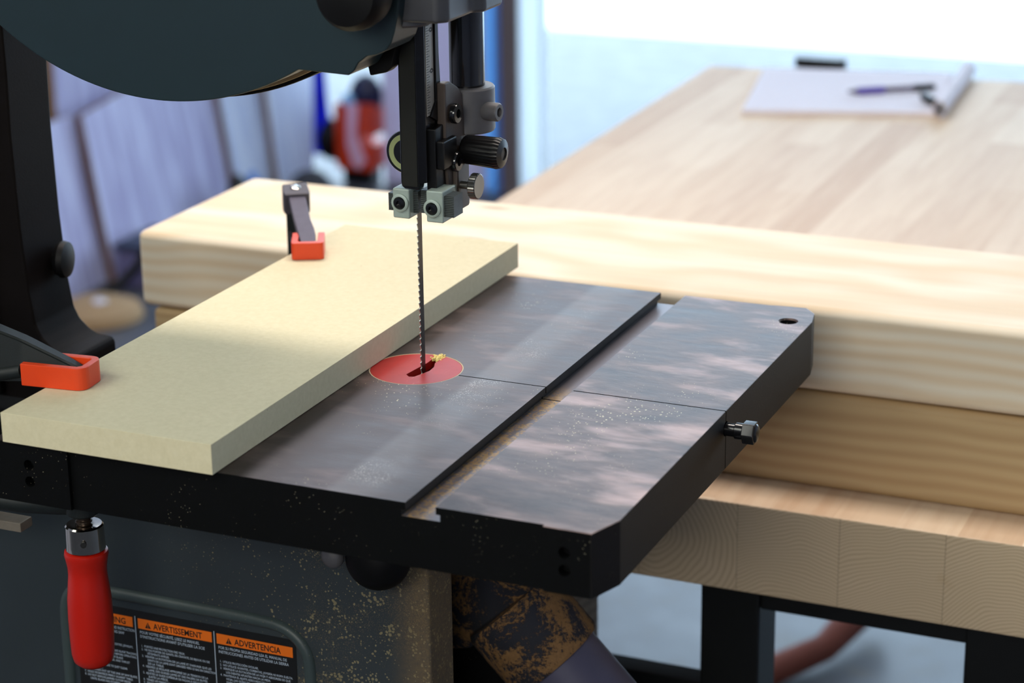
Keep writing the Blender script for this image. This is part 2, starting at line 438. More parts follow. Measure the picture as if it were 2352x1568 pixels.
b = bm_new(); box(b, 4200, 4300, -4200, 6700, FZ, 2500); struct('wall_right', b, M_WALL)
b = bm_new(); box(b, -2620, 4200, -4300, -4200, FZ, 2500); struct('wall_front', b, M_WALL)
b = bm_new(); box(b, -6000, 4200, 6600, 6720, 2250, 2500); box(b, 3100, 4200, 6600, 6720, FZ, 2250); struct('wall_back', b, M_WALL)

# ------------------------------------------------------------------ work bench with timbers
slab_t, slab_b = -172.3, -247
bench = thing('workbench', 'heavy laminated pine workbench whose sawn front end shows growth rings', 'workbench', (-100, 900, FZ))
b = bm_new(); prism(b, [(-371, 251), (900, 251), (900, 1952), (-403, 1830)], 'z', slab_b, slab_t, 2.5, 2)
top = obj('bench_top', b, M_SLAB, bench)
b = bm_new(); prism(b, [(-95, 262), (-2, 262), (-2, 345), (-95, 345)], 'z', FZ, slab_b, 2); obj('leg', b, M_PINEL, bench, 'brown wooden leg')
M_FRAME = simple('black_steel_frame', (19, 21, 22), .5, .1, .2, 20, .3)
for (x0, x1, y0, y1) in ((104, 154, 300, 350), (320, 420, 300, 360), (104, 154, 1700, 1750), (820, 880, 1700, 1750)):
    b = bm_new(); box(b, x0, x1, y0, y1, FZ, slab_b, 3); obj('leg', b, M_FRAME, bench, 'black metal leg')
b = bm_new(); box(b, 154, 420, 302, 345, -284, slab_b, 2); obj('apron_rail', b, M_FRAME, bench)
b = bm_new(); box(b, -330, 890, 1705, 1745, -300, slab_b, 2); obj('apron_rail', b, M_FRAME, bench)
b = bm_new(); box(b, 0, 104, 315, 340, -384, -366, 2); obj('stretcher', b, M_FRAME, bench)

b = bm_new(); box(b, -413, 1000, 300, 503, -91.6, -24.3, 7, 4)
t1 = obj('timber', b, M_PINE1); tag(t1, 'thick pale pine timber lying on top of the other across the bench', 'timber', 'stacked pine timbers')
b = bm_new(); box(b, -404, 1000, 303, 500, slab_t+.2, -93.5, 6, 4)
t2 = obj('timber', b, M_PINE2); tag(t2, 'tan pine timber at the bottom of the stack, resting on the bench slab', 'timber', 'stacked pine timbers')

# notepad, pen and case on the far end of the bench
pad = thing('notepad', 'white notepad lying open at the far end of the bench, cover rolled back', 'notepad', (-190, 1690, slab_t))
b = bm_new(); prism(b, [(-259, 1535), (-16, 1612), (-50, 1866), (-314, 1812)], 'z', slab_t, slab_t+7, 1.0); obj('page_block', b, M_PAPER, pad)
b = bm_new()
pts = []
for k in range(22):
    a = math.pi*1.6*k/21; pts.append((10*math.sin(a)+2, 12-12*math.cos(a)))
pts2 = [(p[0]*.88+.3, p[1]*.88+1.4) for p in pts][::-1]
A0 = Vector((-10, 1600, slab_t)); A1 = Vector((-30, 1866, slab_t)); ax = (A1-A0); L = ax.length; ax.normalize(); px_ = Vector((ax.y, -ax.x, 0))
t = bmesh.new(); prism(t, pts+pts2, 'y', 0, L)
Mr = Matrix((px_, ax, Vector((0, 0, 1)))).transposed().to_4x4(); Mr.translation = A0+Vector((0, 0, .5))
bmesh.ops.transform(t, matrix=Mr, verts=t.verts); add(b, t)
obj('rolled_cover', b, M_PAPER, pad, 'pale cover curled over at the right edge')
M_PEN = simple('smoky_pen_barrel', (110, 100, 120), .3, 0, .05, 30); M_PENP = simple('purple_pen_grip', (90, 70, 170), .4, 0, .05, 30)
pen = thing('pen', 'purple and grey ballpoint pen lying across the notepad', 'pen', (-100, 1700, slab_t+7))
pa = Vector((-151, 1668, slab_t+12.2)); pb = Vector((-52, 1738, slab_t+12.2)); dv = (pb-pa).normalized()
b = bm_new(); lathe(b, [(1, 0), (3.2, 8), (4, 16), (4, 95), (3.6, 112)], pa, dv, 16); obj('barrel', b, M_PEN, pen)
b = bm_new(); lathe(b, [(4.5, 14), (4.9, 18), (4.9, 50), (4.4, 54)], pa, dv, 16); obj('grip', b, M_PENP, pen, 'purple rubber grip')
b = bm_new(); lathe(b, [(4.5, 96), (4.7, 100), (4.5, 124), (2.5, 128)], pa, dv, 16); obj('cap', b, M_BLACK, pen)
b = bm_new(); lathe(b, [(1, 0), (6, 3), (6.5, 14), (6, 40), (2, 43)], (-47, 1672, slab_t+13.7), (.55, -.83, 0), 16); k_ = obj('pencil_sharpener', b, M_BLACK); tag(k_, 'small black stub lying on the notepad corner below the pen', 'sharpener')
b = bm_new(); prism(b, rounded(-283, -207, 1868-14, 1868+14, 12), 'z', slab_t, slab_t+15, 4, 3); k_ = obj('spectacle_case', b, M_BLACK); tag(k_, 'small black case lying behind the notepad at the far bench edge', 'case')

# ------------------------------------------------------------------ band saw
saw = thing('band_saw', 'grey-green cast iron band saw with its blade above a dark steel table', 'band saw', (-150, 0, FZ))
# table ------------------------------------------------------------
TX0, TX1, TY0, TY1, TT = -190, 219.5, -216, 222, 40
out = [(TX0+2, TY0), (TX1-8, TY0), (TX1, TY0+24), (TX1, TY0+34), (TX1, TY1-28), (TX1-4, TY1-8), (TX1-13, TY1+3), (TX1-32, TY1+1.5), (TX1-40, TY1), (TX0+12, TY1), (TX0, TY1-14), (TX0, TY0+20)]
b = bm_new(); prism(b, out, 'z', -TT, 0, .8, 2)
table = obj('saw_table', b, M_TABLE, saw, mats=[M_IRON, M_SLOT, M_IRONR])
cut = []
c = bm_new(); box(c, 95.3, 114.6, -300, 300, -8.6, 5); cut.append(c)
c = bm_new(); box(c, 92.6, 117.3, -300, 300, -8.6, -4.6); cut.append(c)
c = bm_new(); cyl(c, (0, 0, -60), (0, 0, 10), 31.9, seg=96); cut.append(c)
c = bm_new(); box(c, 20, 300, -2.4, -1.2, -60, 5); cut.append(c)
c = bm_new(); cyl(c, (203, 190, -60), (203, 190, 5), 6.2, seg=32); cut.append(c)
c = bm_new(); cyl(c, (203, 190, -1.2), (203, 190, 3), 6.2, 9.5, seg=32); cut.append(c)
c = bm_new(); box(c, -134, 182, -230, -213.2, -60, 5, 0); cut.append(c)
c = bm_new(); box(c, TX0+16, TX1-16, TY0+18, TY1-16, -60, -14); cut.append(c)
for xx in (195, -163):
    for zz in (-14, -25):
        c = bm_new(); cyl(c, (xx, -230, zz), (xx, -209, zz), 3.6, seg=20); cut.append(c)
c = bm_new(); cyl(c, (210, -1.8, -12), (230, -1.8, -12), 5, seg=24); cut.append(c)
carve(table, cut)
for p in table.data.polygons:
    n_ = p.normal; z_ = p.center.z/S; x_ = p.center.x/S
    if n_.z > .5 and z_ > -2: p.material_index = 0
    elif n_.z > .5 and -9.5 < z_ < -8: p.material_index = 2
    elif n_.x > .2 and x_ > 205: p.material_index = 3
    elif z_ > -8.7 and 92 < x_ < 118 and abs(n_.x) > .5: p.material_index = 3
    else: p.material_index = 1
# underside web so the insert opening has depth
b = bm_new(); cyl(b, (0, 0, -22), (0, 0, -9), 36, seg=48); o = obj('insert_seat', b, M_IRON, saw)
c = bm_new(); cyl(c, (0, 0, -40), (0, 0, 5), 28, seg=48); c2 = bm_new(); cyl(c2, (0, 0, -8.8), (0, 0, 5), 31.95, seg=48); carve(o, [c])
# insert disc
b = bm_new(); cyl(b, (0, 0, -6), (0, 0, -.15), 31.2, seg=96, cham=.4)
ins = obj('table_insert', b, M_RED, saw, 'red round throat plate')
c = bm_new(); prism(c, [(-1.5, -12.5), (2.2, -16), (5.5, -15), (8.2, -7), (10, 0), (9.5, 8), (6.8, 15), (6.6, 35), (1.2, 35), (1.6, 14), (0.2, 2), (-1, -8)], 'z', -20, 5); carve(ins, [c])
b = bm_new()
t = bmesh.new(); seg = 96; rs = (31.1, 31.95)
for zz in (0,):
    A = [t.verts.new((31.15*math.cos(2*math.pi*i/seg), 31.15*math.sin(2*math.pi*i/seg), -.12)) for i in range(seg)]
    B = [t.verts.new((31.95*math.cos(2*math.pi*i/seg), 31.95*math.sin(2*math.pi*i/seg), -.12)) for i in range(seg)]
    A2 = [t.verts.new((v.co.x, v.co.y, -4)) for v in A]; B2 = [t.verts.new((v.co.x, v.co.y, -4)) for v in B]
    for i in range(seg):
        j = (i+1) % seg
        t.faces.new((A[i], A[j], B[j], B[i])); t.faces.new((A2[i], B2[i], B2[j], A2[j])); t.faces.new((A[i], A2[i], A2[j], A[j])); t.faces.new((B[i], B[j], B2[j], B2[i]))
add(b, t); obj('insert_dust_ring', b, M_INRIM, saw, 'pale sawdust packed round the red throat plate')
b = bm_new()
for k in range(60):
    a = random.random(); x = 4+random.gauss(0, 2.0); y = 27+random.gauss(0, 2.6)
    box(b, x-.5, x+.6, y-.4, y+.5, -1.5, -.1+random.random()*.9, 0, mat=None)
obj('sawdust_plug', b, simple('yellow_sawdust', (225, 205, 130), .9, 0, .2, 300), saw)['kind'] = 'stuff'
# table pin bolt
b = bm_new(); cyl(b, (212, -1.8, -12), (230.5, -1.8, -12.4), 4.3, seg=24, cham=.5); cyl(b, (226, -1.8, -12.3), (231.5, -1.8, -12.4), 5.4, seg=24, cham=.4)
pin = obj('table_pin', b, M_GLOSS, saw)
b = bm_new(); prism(b, [(-1.8+p[0], -12.4+p[1]) for p in hexpts(0, 0, 7.8, 0)], 'x', 231.5, 239.5, .7, 2); sphere(b, (239, -1.8, -12.4), 2.6, 6.2, 6.2)
obj('bolt_head', b, simple('black_worn_bolt', (34, 34, 36), .2, .2, .2, 60), pin)

# blade --------------------------------------------------------------
b = bm_new(); bx0 = 5.0; y = -3.2; zt, zb_ = 560, -120
outl = []
z = zb_
while z < zt:
    outl += [(y+1.3, z), (y+1.1, z+.9), (y-.1, z+3.6), (y+.0, z+4.1)]
    z += 4.2
poly = outl+[(3.4, z), (3.4, zb_)]
t = bmesh.new()
zs = [p[1] for p in outl]
F = [t.verts.new((bx0-.32, p[0], p[1])) for p in outl]; G = [t.verts.new((bx0+.32, p[0], p[1])) for p in outl]
F2 = [t.verts.new((bx0-.32, 3.4, p[1])) for p in outl]; G2 = [t.verts.new((bx0+.32, 3.4, p[1])) for p in outl]
for i in range(len(outl)-1):
    t.faces.new((F[i], F[i+1], F2[i+1], F2[i])); t.faces.new((G[i], G2[i], G2[i+1], G[i+1]))
    f_ = t.faces.new((F[i], G[i], G[i+1], F[i+1])); f_.material_index = 1
    t.faces.new((F2[i], F2[i+1], G2[i+1], G2[i]))
bmesh.ops.recalc_face_normals(t, faces=t.faces[:]); add(b, t)
blade = obj('blade', b, M_BLADE, saw, mats=[M_TOOTH], smooth=False)

# upper wheel cover and housing ---------------------------------------
CX, CZ, R = -149.2, 386.1, 201.4
def arc(cx, cz, r_, a0, a1, n=72): return [(cx+r_*math.cos(math.radians(a0+(a1-a0)*k/n)), cz+r_*math.sin(math.radians(a0+(a1-a0)*k/n))) for k in range(n+1)]
a_end = math.degrees(math.atan2(212.4-CZ, -47.5-CX))
cov = arc(CX, CZ, R, 20, 180, 60) + arc(CX, CZ, R, 180, 360+a_end, 80)[1:]
cov += [(-12.2, 211.2), (-8.5, 214), (-5.0, 219.5), (1.0, 224), (8, 225.5), (14, 228.5), (18, 233), (20.5, 240), (23, 250), (30, 300), (38, 420)]
b = bm_new(); prism(b, cov, 'y', -60, -24, 1.0, 3); obj('upper_wheel_cover', b, M_TEAL, saw, 'dark teal rounded cover')
a2 = math.degrees(math.atan2(-150, 128))
hs = arc(CX+2, CZ, 206, 15, 180, 50)+arc(CX+2, CZ, 206, 180, 360-52, 70)[1:]
hs_deep = hs+[(-62, 215), (-50, 260), (-40, 330), (-40, 440)]
hs += [(-16, 203.5), (-4, 206.5), (0, 210), (3.5, 226), (6, 235), (12, 260), (30, 330), (40, 440)]
M_HOUS = simple('matt_black_housing', (8, 8, 10), .55, 0, .1, 40, .2)
b = bm_new(); prism(b, hs, 'y', -23.5, -13, 1.2, 2); hh = obj('upper_wheel_housing', b, M_HOUS, saw, 'black housing behind the teal cover')
b = bm_new(); prism(b, hs_deep, 'y', -13.5, 44, 2, 2); obj('housing_back', b, M_HOUS, hh)
b = bm_new(); prism(b, arc(CX+1, CZ, 203.6, 0, 360, 140)[:-1], 'y', -27.5, -22.5, .3, 1); obj('housing_gasket', b, M_TAN, saw, 'tan rim between cover and housing')
# big lock knob in front of the cover and guide post holder
b = bm_new(); lathe(b, [(8, 0), (8, 12), (18, 13), (22, 18), (23, 26), (22.4, 34), (19, 39), (10, 41), (0, 41.5)], (7.5, -60, 268), (0, -1, .02), 48); obj('lock_knob', b, M_HOUS, saw, 'large round black knob')
b = bm_new(); prism(b, [(14, -52), (44, -50), (50, -44), (50, -8), (56, -2), (56, 26), (-2, 26), (-2, -34), (4, -46)], 'z', 245, 330, 2.5, 3)
cyl(b, (14, -33, 241.0), (14, -33, 330), 18.5, seg=40, cham=1.5)
obj('guide_post_holder', b, simple('dark_grey_die_cast_holder', (66, 67, 72), .45, .2, .12, 150, .5, bump=.25), saw)
# guard / post bar
b = bm_new(); prism(b, [(0, -15), (12.6, -15), (16.8, -11), (16.8, 9), (11, 9), (11, 4.5), (0, 4.5)], 'z', 133, 330, .35, 1)
prism(b, [(2.6, 129), (12.4, 129), (13.5, 133.4), (0, 133.4), (.6, 130.6)], 'y', -15, -7, .3, 1)
guard = obj('blade_guard', b, M_BLKPOST, saw)
b = bm_new(); prism(b, [(1.2, -15.4), (12, -15.4), (12, -14.9), (1.2, -14.9)], 'z', 131, 330); obj('guard_plate', b, simple('matt_black_guard', (24, 25, 22), .6, 0, .2, 150, .3), guard)
b = bm_new(); box(b, 16.85, 17.15, -9, 1.8, 176.5, 243); sc = obj('scale_strip', b, M_SCALE, saw, 'metal rule strip with tick marks')
b = bm_new()
z = 178.5; k = 0
while z < 243:
    L = 3.0 if k % 2 else 4.6
    if k % 16 == 0: L = 6.2
    box(b, 17.1, 17.25, -8.6, -8.6+L, z-.18, z+.18); z += 1.66; k += 1
obj('tick_marks', b, M_INK, sc)
for zz in (178.5, 205.1, 231.6):
    text('numeral', '0', 6.2, (17.2, -3.4, zz), M_INK, sc, rot=(math.pi/2, math.pi/2, math.pi/2), align='CENTER', bold=.25)
# black guide rod, clamp collar and bracket
b = bm_new(); cyl(b, (18.7, 50, 172), (18.7, 50, 340), 11.8, seg=48); rod = obj('guide_post', b, M_GLOSS, saw, 'round black steel rod')
b = bm_new(); lathe(b, [(12.2, 0), (17.6, 0), (18.4, 1.2), (18.4, 29), (17.4, 30.2), (12.0, 30.2)], (18.7, 50, 155.5), (0, 0, 1), 56)
col = obj('post_collar', b, M_GREY, saw, 'grey cast collar')
b = bm_new(); lathe(b, [(6.0, 0), (6.4, 4), (6.2, 10), (5.4, 11.0), (3.1, 11.0), (3.1, 8), (0, 8)], (34, 44, 170.5), (1, -.10, 0), 28); obj('set_screw', b, M_GREY, col)
b = bm_new(); prism(b, [(30, 184), (24, 190), (12, 196), (4, 196), (4, 150), (8, 120), (14, 110), (34, 112), (38, 122), (37, 150), (33, 170)], 'x', 17.5, 24, 1.2, 2)
box(b, 17, 27, 14, 34, 108, 140, 2)
obj('guide_bracket', b, simple('warm_grey_cast_bracket', (72, 62, 56), .5, .2, .15, 150, .5, bump=.2), saw)
b = bm_new(); prism(b, [(2.6, 250), (2.6, 185), (-6, 176), (10, 168), (12, 178), (9.4, 192), (7.6, 215), (7.2, 250)], 'x', 16.9, 18.4, .3)
box(b, 17.3, 27, -6, 15, 141, 160, 1.5)
prism(b, [(-8, 168), (12, 170), (13, 150), (13, 128), (6, 121), (-8, 124)], 'x', 15, 22, 1)
obj('guide_body', b, M_BLACK, saw, 'black casting between bar and collar')
for (yy, zz) in ((14, 174.5), (14, 142.5)):
    b = bm_new(); lathe(b, [(5.0, 0), (6.6, .8), (6.8, 3.2), (6.0, 4.5), (3.0, 4.6), (3.0, 2.0), (0, 2.0)], (24, yy, zz), (1, 0, 0), 28); obj('cap_screw', b, M_GLOSS, saw)
b = bm_new(); lathe(b, [(3, -5), (3, 1.2), (8.4, 1.8), (9.6, 3.4), (10.4, 24), (10.6, 26.5), (9.6, 29.6), (4.4, 30.8), (3.9, 30.0), (0, 30.0)], (23.5, 29, 147.5), (1, -.02, -.03), 60, knurl=-.035)
obj('adjusting_knob', b, M_BLACK, saw, 'black knurled knob')
b = bm_new(); cyl(b, (26, 20, 125.4), (36, 20, 125.4), 2.6, seg=16); cyl(b, (34.5, 20, 125.4), (39.8, 20, 125.4), 8.6, seg=56, cham=.5, knurl=-.05)
obj('thumb_screw', b, M_STEEL, saw, 'grey knurled thumb screw')
# thrust bearing
b = bm_new(); lathe(b, [(12.3, 0), (14.0, 0), (14.6, 1), (14.6, 8), (0, 8), ], (-3.4, 0, 149.0), (0, 1, 0), 56); be = obj('thrust_bearing', b, M_GLOSS, saw)
b = bm_new(); lathe(b, [(8.6, .6), (8.9, 0), (12.2, 0), (12.3, .6)], (-3.4, -.25, 149.0), (0, 1, 0), 56); obj('bearing_seal', b, M_GREENB, be, 'pale green ring')
b = bm_new(); lathe(b, [(0, 0), (3.5, 0), (5.0, .6), (5.2, 1.2), (8.6, 1.2)], (-3.4, -.2, 149.0), (0, 1, 0), 40); obj('bearing_hub', b, simple('dark_green_hub', (56, 62, 52), .4, .3, .1, 100), be)
# guide blocks
def gblock(x0, x1, y0, y1, z0, z1, bx, bz):
    b = bm_new(); box(b, x0, x1, y0, y1, z0, z1, 1.1, 3)
    lathe(b, [(6.1, 0), (6.1, 1.4), (5.4, 2.0), (4.3, 2.1), (4.2, .8), (0, .8)], (bx, y0+.4, bz), (0, -1, 0), 36)
    g = obj('guide_block', b, M_BLOCK, saw)
    b = bm_new(); lathe(b, [(4.0, 0), (4.0, 1.6), (3.5, 2.4), (1.9, 2.5), (1.9, .9), (0, .9)], (bx, y0, bz), (0, -1, 0), 28); obj('hex_screw', b, M_GLOSS, g)
gblock(-6.6, 5.4, -15, -2, 108.6, 128.6, -1.0, 119.2)
gblock(17.6, 29.6, -15, 5, 108.0, 129.2, 22.2, 117.6)
M_STUB = simple('dark_serrated_guide_stub', (70, 76, 76), .5, .5, .2, 300, bump=.4)
def stub(x0, x1, y0, y1, z0, z1):
    b = bm_new(); n_ = 12
    pts = [(y1, z0), (y1, z1), (y0, z1)]
    for i in range(n_): 
        za = z1-(z1-z0)*(i+.35)/n_; zb2 = z1-(z1-z0)*(i+.8)/n_; pts += [(y0+.45, za), (y0, zb2)]
    pts += [(y0, z0)]
    prism(b, pts, 'x', x0, x1); obj('guide_pin', b, M_STUB, saw)
stub(-10.6, -6.4, -13, -3, 113, 124.5); stub(29.4, 36.4, -13, 1, 112, 126)
stub(5.0, 10.2-5.0, -10, 0, 112, 127)
stub(5.3, 9.0, -9, 0, 111.5, 126); stub(11.0, 17.8, -9, 2, 112, 127.5)
b = bm_new(); box(b, 2, 26, -2, 16, 120, 127, 1); obj('guide_carrier', b, M_BLOCK, saw)

# column ----------------------------------------------------------------
b = bm_new()
cpts = [(-420, 330), (-330, 330), (-318, 262), (-312, 215), (-311.6, 180), (-312.4, 130), (-311, 64), (-308, 15), (-304.5, -9), (-300, -18), (-292, -25), (-284, -28.5), (-272, -29), (-270, -33), (-270, -70), (-430, -70), (-425, 40), (-412, 150), (-405, 230)]
prism(b, [(p[0]-9, p[1]) for p in cpts], 'y', 8, 60, 5, 3)
obj('column', b, simple('dark_brown_cast_column', (13, 9, 9), .65, .0, .4, 30, .10, dust=.05, dustcol=(110, 100, 100), dscale=350, bump=.35), saw)
b = bm_new(); prism(b, [(-424, 330), (-362, 330), (-352, 215), (-349, 130), (-347, 20), (-344, -66), (-432, -66), (-422, 60)], 'y', 1, 14, 3, 3); obj('column_rib', b, simple('black_column_rib', (9, 8, 8), .55, 0, .2, 30, .15, bump=.3), saw)
b = bm_new(); lathe(b, [(3, -6), (6, 0), (12, 1.5), (14, 5), (13, 9), (8, 10.5), (0, 11)], (-316, 45, 31), (1, .2, 0), 32); obj('column_knob', b, M_HOUS, saw, 'small black knob on the column')
b = bm_new(); box(b, -430, -275, 8, 62, -180, -62, 6, 3); obj('column_foot', b, M_GLOSS, saw)
# lower wheel cover -----------------------------------------------------
b = bm_new(); prism(b, rounded(-420, 34, -620, -92, 26, 8), 'y', -60, -22, 5, 4)
low = obj('lower_wheel_cover', b, M_COVER, saw, 'grey-green front door specked with sawdust')
b = bm_new()   # embossed frame around the label
rt = []
for cx, cz, a0 in ((-82, -204, 0), (-238, -197, 90)):
    pass
fr_pts = [(-258, -59.5, -420), (-258, -59.5, -205), (-256.5, -59.5, -190), (-250, -59.5, -180), (-238, -59.5, -176.5), (-150, -59.5, -177), (-90, -59.5, -177), (-74, -59.5, -180), (-62, -59.5, -190), (-57, -59.5, -206), (-56, -59.5, -420)]
def smoothpath(p, it=2):
    for _ in range(it):
        q = [p[0]]
        for a_, c_ in zip(p, p[1:]):
            a_, c_ = Vector(a_), Vector(c_); q += [a_*.75+c_*.25, a_*.25+c_*.75]
        p = q+[p[-1]]
    return p
tube(b, smoothpath([Vector(p) for p in fr_pts]), 4.6, 16, 1.0); obj('embossed_ridge', b, simple('grey_green_ridge', (58, 70, 70), .45, 0, .08, 30, dust=.12, dustcol=(160, 150, 115), dscale=400), low)
b = bm_new(); prism(b, rounded(-249, -68.5, -420, -187.5, 4.5, 6), 'y', -60.4, -59.6); lab = obj('warning_label', b, M_LABEL, saw, 'black trilingual safety label with orange headings')
cols = ((-246, -200.5, 'WARNING'), (-196, -135.5, 'AVERTISSEMENT'), (-131.5, -71, 'ADVERTENCIA'))
EN = ['FOR YOUR OWN SAFETY READ INSTRUCTION', 'MANUAL BEFORE OPERATING SAW', '', '1.  WEAR EYE PROTECTION.', '2.  DO NOT WEAR GLOVES, NECKTIES, JEWELRY,', '     OR LOOSE CLOTHING.', '3.  MAKE SURE BLADE TENSION, AND BLADE TRACKING', '     ARE PROPERLY ADJUSTED BEFORE OPERATING.', '4.  MAKE SURE ADJUSTMENT OF BLADE', '     TENSION, BLADE GUIDES, AND THRUST', '     BEARINGS.', '5.  ADJUST UPPER GUIDE TO JUST CLEAR', '     WORKPIECE.', '6.  KEEP HANDS OUT OF THE LINE OF SAW BLADE.', '7.  HOLD WORKPIECE FIRMLY AGAINST TABLE.', '8.  DO NOT REMOVE JAMMED CUTOFF PIECES', '     UNTIL BLADE HAS STOPPED.']
FR = ['POUR VOTRE SÉCURITÉ, LISEZ LE MANUEL', "D'INSTRUCTIONS AVANT D'UTILISER LA SCIE", '', '1.  PORTEZ UNE PROTECTION DES YEUX.', '2.  NE PAS PORTER DE GANTS, DE CRAVATE, DE BIJOUX OU DE', '     VÊTEMENTS AMPLES.', '3.  VÉRIFIER LA ROTATION DE LA LAME ET S\'ASSURER QUE LES', '     DENTS DE LA LAME SONT DIRIGÉES VERS LE BAS EN DIRECTION', '     DE LA TABLE.', '4.  VÉRIFIEZ LE RÉGLAGE APPROPRIÉ DE LA TENSION DE LA', '     LAME, DES GUIDES LAMES ET DES PALIERS DE BUTÉE.', '5.  AJUSTEZ LE GUIDE SUPÉRIEUR DE FAÇON À DÉGAGER', '     JUSTE LA PIÈCE.', '6.  TENEZ LES MAINS HORS DE LA LIGNE DE COUPE.', '7.  TENEZ LA PIÈCE FERMEMENT CONTRE LA TABLE.']
ES = ['POR SU PROPIA SEGURIDAD LEA EL MANUAL DE', 'INSTRUCCIONES ANTES DE UTILIZAR LA SIERRA', '', '1.  UTILICE PROTECCIÓN OCULAR.', '2.  NO UTILICE GUANTES, CORBATAS, JOYERÍA NI ROPA SUELTA.', '3.  VERIFIQUE LA ROTACIÓN DE LA HOJA Y ASEGÚRESE DE QUE', '     LOS DIENTES APUNTEN HACIA LA MESA.', '4.  MANTENGA EL AJUSTE ADECUADO DE LA TENSIÓN DE LA', '     HOJA, LAS GUÍAS DE LA HOJA Y LOS COJINETES DE', '     EMPUJE.', '5.  AJUSTE LA GUÍA SUPERIOR PARA LIBRAR LA PIEZA.', '6.  MANTENGA LAS MANOS FUERA DE LA LÍNEA DE CORTE.']
for (x0, x1, ttl), body in zip(cols, (EN, FR, ES)):
    b = bm_new(); box(b, x0, x1, -60.7, -60.3, -201.0, -193.2); hd = obj('orange_heading', b, M_LORANGE, lab)
    wd = {'WARNING': 29, 'AVERTISSEMENT': 40, 'ADVERTENCIA': 37}[ttl]; xc = (x0+x1)/2+2.6
    text('lettering', ttl, 6.6, (xc-wd/2, -60.75, -199.6), M_INK, hd, bold=.12, width=wd)
    xi = xc-wd/2-4.6
    b = bm_new(); prism(b, [(xi-2.4, -199.7), (xi+2.4, -199.7), (xi, -195.1)], 'y', -60.8, -60.6); obj('alert_triangle', b, M_INK, hd)
    b = bm_new(); box(b, xi-.22, xi+.22, -60.86, -60.8, -198.2, -196.3); box(b, xi-.22, xi+.22, -60.86, -60.8, -199.3, -198.7); obj('exclamation_mark', b, M_LORANGE, hd)
    for i, ln in enumerate(body):
        if not ln: continue
        sz = 3.1 if i < 2 else 2.35
        zz = -204.8-3.3*i if i < 2 else -212.6-2.62*(i-2)
        tw = min((x1-x0), len(ln)*(1.36 if i < 2 else 1.02))
        tt = text('small_print', ln.strip(), sz, (x0+(1 if i < 2 else (6 if ln[0] == ' ' else 1.5)), -60.62, zz), M_LWHITE, lab, bold=.03, width=tw-(0 if ln[0] != ' ' else 4), depth=.01)
for xx in (-198.3, -133.5):
    b = bm_new(); box(b, xx-.28, xx+.28, -60.7, -60.3, -420, -192); obj('divider_line', b, M_LWHITE, lab)
b = bm_new(); sphere(b, (14, -92, -98), 22, 20, 22, 32); cyl(b, (14, -80, -98), (14, -58, -98), 9); obj('tilt_knob', b, M_HOUS, saw, 'round black knob under the table')
b = bm_new(); sphere(b, (-13, -104, -97), 8, 6, 8); cyl(b, (-9, -90, -97), (-9, -58, -95), 4); obj('bolt_head', b, M_GREY, saw)
# trunnion and dust chute under the table
b = bm_new()
prism(b, [(-70, -14.5), (110, -14.5), (104, -60), (84, -88), (55, -100), (20, -104), (-20, -96), (-60, -60)], 'y', 20, 60, 3)
obj('trunnion', b, M_DUSTY, saw)
b = bm_new()
prism(b, [(-30, -100), (86, -96), (88, -150), (76, -172), (40, -210), (14, -228), (-6, -232), (-30, -232)], 'y', 44, 120, 5, 3)
obj('lower_casting', b, M_DUSTY, saw, 'black casting caked with sawdust')
b = bm_new()
ca = Vector((44, 58, -196)); cd = Vector((.62, .05, -.68)).normalized()
lathe(b, [(0, -6), (36, -6), (38.5, -2), (38.5, 44), (37, 47), (31, 48), (0, 48)], ca, cd, 48)
obj('dust_port', b, M_DUSTY, saw, 'black port collar coated in sawdust')
b = bm_new(); lathe(b, [(33, 0), (33, 60), (0, 60)], ca+cd*46, cd, 48); obj('dust_hose', b, simple('blue_grey_hose', (72, 70, 92), .5, 0, .25, 20), saw)
b = bm_new(); box(b, -400, -6, -24, 42, -700, -105, 4); obj('saw_body', b, M_IRON, saw)
b = bm_new(); box(b, -6, 62, 46, 104, -700, -218, 4); obj('stand_post', b, M_IRON, saw)
b = bm_new(); box(b, -460, 160, -150, 260, FZ, FZ+430, 8); obj('saw_stand', b, M_IRON, saw)
b = bm_new(); box(b, -330, -40, 50, 200, FZ+420, -320, 6); obj('motor_housing', b, M_IRON, saw)

# ------------------------------------------------------------------ fence board and clamps
b = bm_new(); box(b, -179.2, -29.3, -218.4, 243.5, 0.2, 19.6, .35, 2)
t = obj('fibreboard_fence', b, M_MDF); tag(t, 'beige fibreboard strip clamped flat on the saw table as a fence', 'board')

# front clamp
cl = thing('clamp', 'dark clamp at front left with a red handle hanging below the saw table', 'clamp', (-172, -150, -80), 'clamps holding the fence')
b = bm_new()
def upad(bm, cx, cy, z0, z1, w_, l_, th, ang, r_=4):
    """U-shaped rubber cap, closed end at +x of its own frame"""
    Mx = Matrix.Translation((cx, cy, 0)) @ Matrix.Rotation(math.radians(ang), 4, 'Z')
    o_ = [(-l_/2, -w_/2), (l_/2-r_, -w_/2)]+[(l_/2-r_+r_*math.sin(a), -w_/2+r_-r_*math.cos(a)) for a in [math.radians(x) for x in (22, 45, 68, 90)]]
    o_ += [(l_/2-r_+r_*math.cos(a), w_/2-r_+r_*math.sin(a)) for a in [math.radians(x) for x in (0, 22, 45, 68, 90)]]+[(-l_/2, w_/2)]
    i_ = [(-l_/2, w_/2-th), (l_/2-th-2, w_/2-th), (l_/2-th, w_/2-th-2), (l_/2-th, -w_/2+th+2), (l_/2-th-2, -w_/2+th), (-l_/2, -w_/2+th)]
    prism(bm, o_+i_, 'z', z0, z1, .7, 2, mat=Mx)
    prism(bm, [(p[0]*.96-.5, p[1]*.9) for p in o_], 'z', z0, z0+2.2, 0, 2, mat=Mx)
